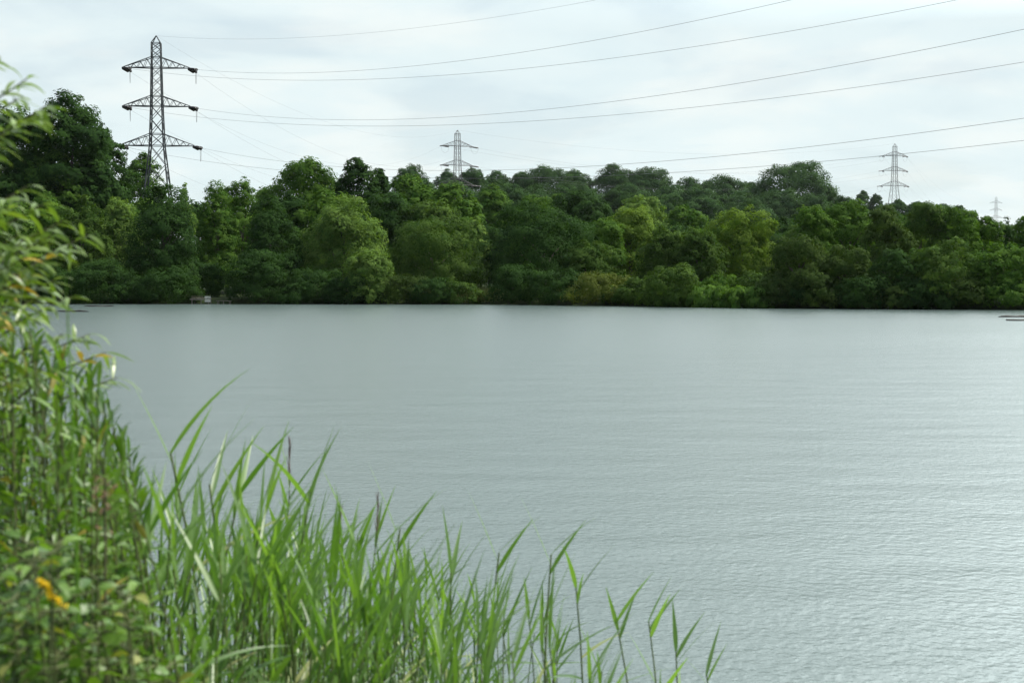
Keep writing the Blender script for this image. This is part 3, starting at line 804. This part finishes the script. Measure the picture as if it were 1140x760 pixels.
for px, py, D, lab in ((322, 488, 5.6, 'reed with a thin purple seed head left of the wide fan'), (380, 560, 5.6, 'reed with a leaning purple seed head right of the wide fan'),
                       (421, 548, 5.7, 'reed with a straight purple seed head beside the two-bladed reed')):
    put_reed(px, py, D, rng, lab, 'reeds at the lake edge', model=13 + (px % 3), tilt=.03)
EDGE = [(110, 470), (150, 480), (190, 470), (230, 500), (300, 520), (350, 530), (400, 560), (450, 565), (520, 605), (580, 600), (620, 615), (660, 660), (700, 690), (750, 720), (790, 760)]
cnt = 0
while cnt < 280:
    px = rng.triangular(110, 330, 790); ed = float(lerp_table(px, EDGE)); py = ed + rng.exponential(95) + 30
    if py > 830: continue
    if px > 560 and rng.random() < .45: continue
    D = rng.uniform(3.9, 6.8) - .5 * (px < 260)
    zone = 'left' if px < 300 else 'mid' if px < 540 else 'right'
    lab, grp = {'left': ('reed crowded among the bank herbs at the left of the bed', 'reeds among the bank herbs'),
                'mid': ('reed in the dense middle of the near reed bed', 'reeds in the middle of the bed'),
                'right': ('sparse reed standing in water at the right of the bed', 'sparse reeds at the right of the bed')}[zone]
    put_reed(px, py, D, rng, lab, grp, tilt=.07); cnt += 1


# the reeds beyond those built one by one: the close mass at the heart of the bed
mass = MB()
for i in range(120):
    px = rng.triangular(120, 250, 620); ed = float(lerp_table(px, EDGE)); py = ed + 62 + rng.exponential(90)
    if py > 860: py = rng.uniform(ed + 60, 760)
    X, Y, zt = at(px, py, rng.uniform(4.2, 7.0) - .5 * (px < 260)); z0 = max(gz(X, Y), -.35) - .02; sc = (zt - z0) / 1.88
    an = rng.normal(0, .9); ca, sa = math.cos(an), math.sin(an); w_ = float(np.clip(.55 + .45 * sc, .7, 1.15)); lx, ly = rng.normal(.03, .06, 2)
    for V, Qf, A in REEDS[int(rng.integers(0, 13))][3]:
        x, y, z = V[:, 0] * w_, V[:, 1] * w_, V[:, 2] * sc
        top = V[:, 2] * sc - (zt - z0)
        mass.v.append(np.stack([X + x * ca - y * sa + lx * top, Y + x * sa + y * ca + ly * top, z0 + z], 1)); mass.q.append(Qf + mass.n); mass.n += len(V); mass.qa.append(A)
tag(mass.build('reed_mass', REED, smooth=True), 'close green mass of reeds filling the heart of the near reed bed', 'reeds', kind='stuff')


# ------------------------------------------------------------------ bank herbs
def herb_model(seed, h=1.2, kind='narrow'):
    rng = np.random.default_rng(seed); lean = rng.normal(0, .08, 2); s = np.linspace(0, 1, 7)
    P = np.stack([lean[0] * (s - s * s) * 2 * h, lean[1] * (s - s * s) * 2 * h, s * h], 1)
    st = MB(); st.tube(P, .0045 * (1.1 - .8 * s), 6); lf = MB()
    if kind == 'narrow':
        n = int(h * 38)
        for k in range(n):
            u = .2 + .8 * k / (n - 1); q = np.array([np.interp(u, s, P[:, i]) for i in range(3)]); az = k * 2.4 + rng.normal(0, .3)
            el = rng.uniform(.2, .8) + .5 * (u > .93)
            blade(lf, q, (math.cos(az) * math.cos(el), math.sin(az) * math.cos(el), math.sin(el)), rng.uniform(.050, .095) * (1.1 - .45 * u), rng.uniform(.008, .014), rng.uniform(.3, 1), rng, 4, .25,
                  tone=1.6 if rng.random() < .02 else None, prof='lance')
    else:
        n = int(h * 30)
        for k in range(n):
            u = .15 + .85 * k / (n - 1); q = np.array([np.interp(u, s, P[:, i]) for i in range(3)]); a0 = k * 1.57 + rng.normal(0, .2)
            for w_ in (0, math.pi):
                az = a0 + w_; el = rng.uniform(0, .45); d = np.array((math.cos(az) * math.cos(el), math.sin(az) * math.cos(el), math.sin(el)))
                st.tube([q, q + d * .02], .0016, 4)
                blade(lf, q + d * .02, d, rng.uniform(.028, .052) * (1.15 - .4 * u), rng.uniform(.014, .025) * (1.15 - .4 * u), rng.uniform(.4, 1.1), rng, 5, .18, prof='ovate',
                      tone=1.4 if rng.random() < .03 else None)
    return st.mesh('stem', STEM, True), lf.mesh('foliage', HERB, True)


NARROW = [herb_model(80 + k, 1.3, 'narrow') for k in range(6)]
BROAD = [herb_model(90 + k, .9, 'broad') for k in range(6)]


def put_herb(px, py, D, rng, models, h0, name, label, cat, group):
    X, Y, zt = at(px, py, D); z0 = gz(X, Y) - .02; h = max(zt - z0 - .04, .25); st, lf = models[int(rng.integers(0, len(models)))]
    o = empty(name, (X, Y, z0), rng.uniform(0, 6.28)); sc = h / h0; w_ = float(np.clip(.5 + .5 * sc, .75, 1.25)); o.scale = (w_, w_, sc)
    lean_tip(o, rng, .07, h)
    tag(o, label, cat, group); link('stem', st, o); link('foliage', lf, o)
    return o


rng = np.random.default_rng(9)
HEDGE = [(-20, 300), (30, 330), (70, 365), (105, 400), (130, 445), (155, 520), (200, 590), (300, 660)]
for i in range(170):
    px = rng.uniform(-25, 158); ed = float(lerp_table(px, HEDGE)); py = ed + rng.exponential(95)
    if py > 700: py = rng.uniform(ed, 640)
    put_herb(px, py, rng.uniform(3.0, 4.8), rng, NARROW, 1.3, 'willowherb', 'upright narrow-leaved herb packed on the left bank', 'herb', 'narrow-leaved herbs on the left bank')
for i in range(190):
    px = rng.triangular(-30, 20, 215); lo = 575 + max(0, px - 60) * .7; py = rng.uniform(lo, 800)
    put_herb(px, py, rng.uniform(2.5, 3.8), rng, BROAD, .9, 'nettle', 'broad-leaved nettle low in the bottom left corner', 'herb', 'nettles at the bottom left')

# ------------------------------------------------------------------ leaning willow at the left frame edge
rng = np.random.default_rng(21)
wx, wy = -1.98, 3.5; wz = gz(wx, wy)
wl = empty('willow_shrub', (wx, wy, wz)); tag(wl, 'willow shrub with drooping narrow leaves leaning in from the left frame edge', 'shrub')
sb, lf, yl = MB(), MB(), MB()
org = np.array([wx, wy, wz])
TIPS = [(-6, 62, 2.6, 0), (30, 88, 2.6, 0), (52, 118, 2.6, 0), (40, 130, 2.65, 0), (20, 110, 2.5, 0), (-14, 130, 2.6, 0), (30, 208, 2.7, 0), (48, 228, 2.7, 0), (10, 232, 2.6, 0), (70, 246, 2.75, 0), (98, 262, 2.8, 0),
        (58, 262, 2.7, 1), (64, 282, 2.75, 1), (30, 286, 2.6, 1), (36, 306, 2.65, 1), (10, 300, 2.6, 0), (60, 312, 2.8, 0), (80, 330, 2.9, 0), (5, 340, 2.5, 1), (35, 350, 2.6, 1), (100, 372, 2.95, 1), (118, 392, 3.0, 1), (-10, 270, 2.6, 0), (20, 262, 2.65, 0), (45, 330, 2.7, 0), (70, 372, 2.8, 0), (130, 420, 3.0, 1), (8, 400, 2.6, 0), (50, 410, 2.7, 0)]
for (px, py, D, ye) in TIPS:
    D *= 1.22
    tip = np.array(at(px, py, D)) - org; a = np.array([rng.uniform(-.15, .15), rng.uniform(-.1, .1), .1])
    midp = np.array([tip[0] * .45 - .15, tip[1] * .5, tip[2] * .85 + .10]); u = np.linspace(0, 1, 14)[:, None]
    P = a * (1 - u) ** 2 + 2 * midp * u * (1 - u) + tip * u ** 2
    sb.tube(P, .010 * (1 - .85 * u[:, 0]), 6)
    n = 24 if py < 160 else 40
    for k in range(n):
        uu = (.84 if py < 160 else .70) + (.16 if py < 160 else .30) * k / (n - 1); q = np.array([np.interp(uu, u[:, 0], P[:, i]) for i in range(3)]); az = k * 2.4 + rng.normal(0, .4)
        td = P[-1] - P[-3]; td = td / np.linalg.norm(td)
        d = td * .8 + np.array([math.cos(az), math.sin(az), rng.uniform(-.95, .05)]) * .75
        tgt = yl if (ye and rng.random() < .12) else lf
        blade(tgt, q, d, rng.uniform(.050, .085), rng.uniform(.010, .0145), rng.uniform(.5, 1.3), rng, 5, .22, prof='lance')
sb.build('branches', TWIG, wl, True); lf.build('foliage', WILL, wl, True)
o = yl.build('yellowing_leaves', YELL, wl, True); o['label'] = 'yellow and orange leaves among the green ones'

# flowering spike, seed heads, tall arching grasses
X, Y, zt = at(44, 645, 2.3); z0 = gz(X, Y)
gr = empty('goldenrod', (X, Y, z0)); tag(gr, 'herb with a bent bright yellow flower spike at the bottom left', 'flower')
hh = zt - z0; s = np.linspace(0, 1, 10); P = np.stack([.004 + .0 * s, 0 * s, s * hh], 1); P[-3:, 0] += [0.004, .010, .018]
m = MB(); m.tube(P, .0022, 6)
tipc = np.array([at(44, 646, 2.3), at(52, 653, 2.3), at(58, 664, 2.3), at(73, 676, 2.3)]) - np.array([X, Y, z0])
m.tube(tipc, .002, 5); m.build('stem', STEM, gr, True)
FLOW = foliage('yellow_petals', (.78, .54, .01), (.92, .72, .03), trans=.25, tcol=(1.1, 1.1, .6))
fl = MB()
for k in range(170):
    u = rng.random() * 3; i0 = min(int(u), 2); q = tipc[i0] + (tipc[i0 + 1] - tipc[i0]) * (u - i0)
    d = rng.normal(size=3); blade(fl, q, d, rng.uniform(.006, .011), .006, .2, rng, 2, .1)
fl.build('flower_spike', FLOW, gr)
lf = MB()
for k in range(16):
    u = .15 + .75 * k / 15; az = k * 2.4; q = np.array([0, 0, u * hh]); blade(lf, q, (math.cos(az), math.sin(az), .5), .09, .016, .7, rng, 4, .2, prof='lance')
lf.build('foliage', HERB, gr, True)

SEED = foliage('dry_seeds', (.13, .065, .035), (.25, .15, .09), trans=.15, tcol=(1, 1, 1))
for px, py, D, lab in ((112, 530, 2.9, 'dock with a blurred brown seed head on the left bank'),):
    X, Y, zt = at(px, py, D); z0 = gz(X, Y); d_ = empty('dock', (X, Y, z0)); tag(d_, lab, 'herb')
    hh = zt - z0; m = MB(); m.tube([(0, 0, 0), (0, 0, hh * .5), (.01, 0, hh)], [.005, .004, .002], 6); m.build('stem', TWIG, d_, True)
    m = MB()
    for k in range(80):
        q = np.array([rng.normal(0, .012), rng.normal(0, .012), hh - abs(rng.normal(0, .055))]); blade(m, q, rng.normal(size=3), .010, .008, 0, rng, 2, .1)
    m.build('seed_head', SEED, d_)
GT = [((96, 345), (78, 262), (72, 300), 2.7, 'long grass blade rising straight beside the willow leaves')]
for (b0, md, tp, D, lab) in GT:
    Bw = np.array(at(b0[0], b0[1], D)); X, Y = Bw[0], Bw[1]; z0 = gz(X, Y); o = empty('grass_clump', (X, Y, z0)); tag(o, lab, 'grass')
    m = MB(); tp_ = np.array(at(tp[0], tp[1] if tp[1] < b0[1] else b0[1] - 20, D)) - [X, Y, z0]; md_ = np.array(at(md[0], md[1], D)) - [X, Y, z0]
    u = np.linspace(0, 1, 14)[:, None]; A0 = np.array([0, 0, 0.]); P = A0 * (1 - u) ** 2 + 2 * (md_ * .9) * u * (1 - u) + tp_ * u ** 2
    wv = (.0048 * np.clip(1 - u ** 2.2, .05, 1)); G = np.stack([P + [-1, 0, 0] * wv, P + [0, .002, 0], P + [1, 0, 0] * wv], 1); m.grid(G, .5)
    for k in range(5):
        az = rng.uniform(0, 6.28); blade(m, (0, 0, 0), (math.cos(az) * .4, math.sin(az) * .4, 1), rng.uniform(.6, .9), .011, .7, rng, 8, .2)
    m.build('blades', REED, o, True)

# grass over the near bank, reed strip and grassy gap on the far shore: uncountable
rng = np.random.default_rng(33)
m = MB()
for k in range(5200):
    x = rng.uniform(-3.2, .8); y = rng.uniform(1.2, 5.0); z = gz(x, y)
    if z < .02: continue
    blade(m, (x, y, z), (rng.normal(0, .35), rng.normal(0, .35), 1), rng.uniform(.18, .5), .008, rng.uniform(.4, 1.2), rng, 4, .2)
tag(m.build('grass', HERB, smooth=True), 'dense green undergrowth of grass covering the near bank', 'grass', kind='stuff')

FARREED = foliage('far_reed_leaves', (.045, .105, .016), (.105, .185, .032), trans=.3, spec=.03, rough=.8)
rngb = np.random.default_rng(77); Lb = []
for k in range(46):
    px = 716 + 142 * k / 45 + rngb.normal(0, 2); Y = float(lerp_table((px - 570) / FPX * 133, SHORE)) + rngb.uniform(-1.6, .4); X = (px - 570) / FPX * Y
    hh = rngb.uniform(.55, 1.0) * (1.25 if 745 < px < 850 else .8); Lb.append((X, Y, hh * .55, rngb.uniform(.5, .9), rngb.uniform(.6, .9), hh))
Q, tone, sn = crown(rngb, 1.6, 2, Lb, .15, 15000)
cen = Q.mean(1, keepdims=True); Q = cen + (Q - cen) * np.array([.75, .75, 1.7]); Q[:, :, 2] = np.maximum(Q[:, :, 2], .01)
m = MB(); m.quads(Q, tone); m.nrm = sn
tag(m.build('reed_bed', FARREED), 'bright green low reeds and herbs fringing the far shore right of centre', 'reeds', kind='stuff')

PALEG = foliage('pale_meadow_grass', (.10, .14, .04), (.24, .24, .09), trans=.25)
m = MB(); n = 2600
px = rng.uniform(508, 560, n); Y = 150 + rng.uniform(-1.2, 9, n); X = (px - 570) / FPX * Y; z = np.maximum(ground_z(X, Y), -.1); hgt = rng.uniform(.4, 1.1, n)
az = rng.uniform(0, np.pi, n); dx, dy = np.cos(az) * .05, np.sin(az) * .05; lx, ly = rng.normal(0, .2, n), rng.normal(0, .2, n)
B0 = np.stack([X - dx, Y - dy, z], 1); B1 = np.stack([X + dx, Y + dy, z], 1); Tm = np.stack([X + lx, Y + ly, z + hgt], 1)
m.quads(np.stack([B0, B1, Tm + np.stack([dx, dy, 0 * dx], 1) * .4, Tm - np.stack([dx, dy, 0 * dx], 1) * .4], 1), rng.random(n))
tag(m.build('meadow_grass', PALEG), 'pale grass in the gap between the shore trees', 'grass', kind='stuff')

# ------------------------------------------------------------------ haze: the air over the valley
hz = MB(); hz.box((0, 1050, 60), (2640, 2320, 130))
hm = bpy.data.materials.new('valley_haze'); hm.use_nodes = True; t = hm.node_tree; t.nodes.clear()
mo = t.nodes.new('ShaderNodeOutputMaterial'); pv = t.nodes.new('ShaderNodeVolumePrincipled')
pv.inputs['Color'].default_value = (.92, .96, 1, 1); pv.inputs['Density'].default_value = .000022; pv.inputs['Anisotropy'].default_value = .3
t.links.new(pv.outputs[0], mo.inputs['Volume'])
tag(hz.build('haze', hm), kind='stuff')
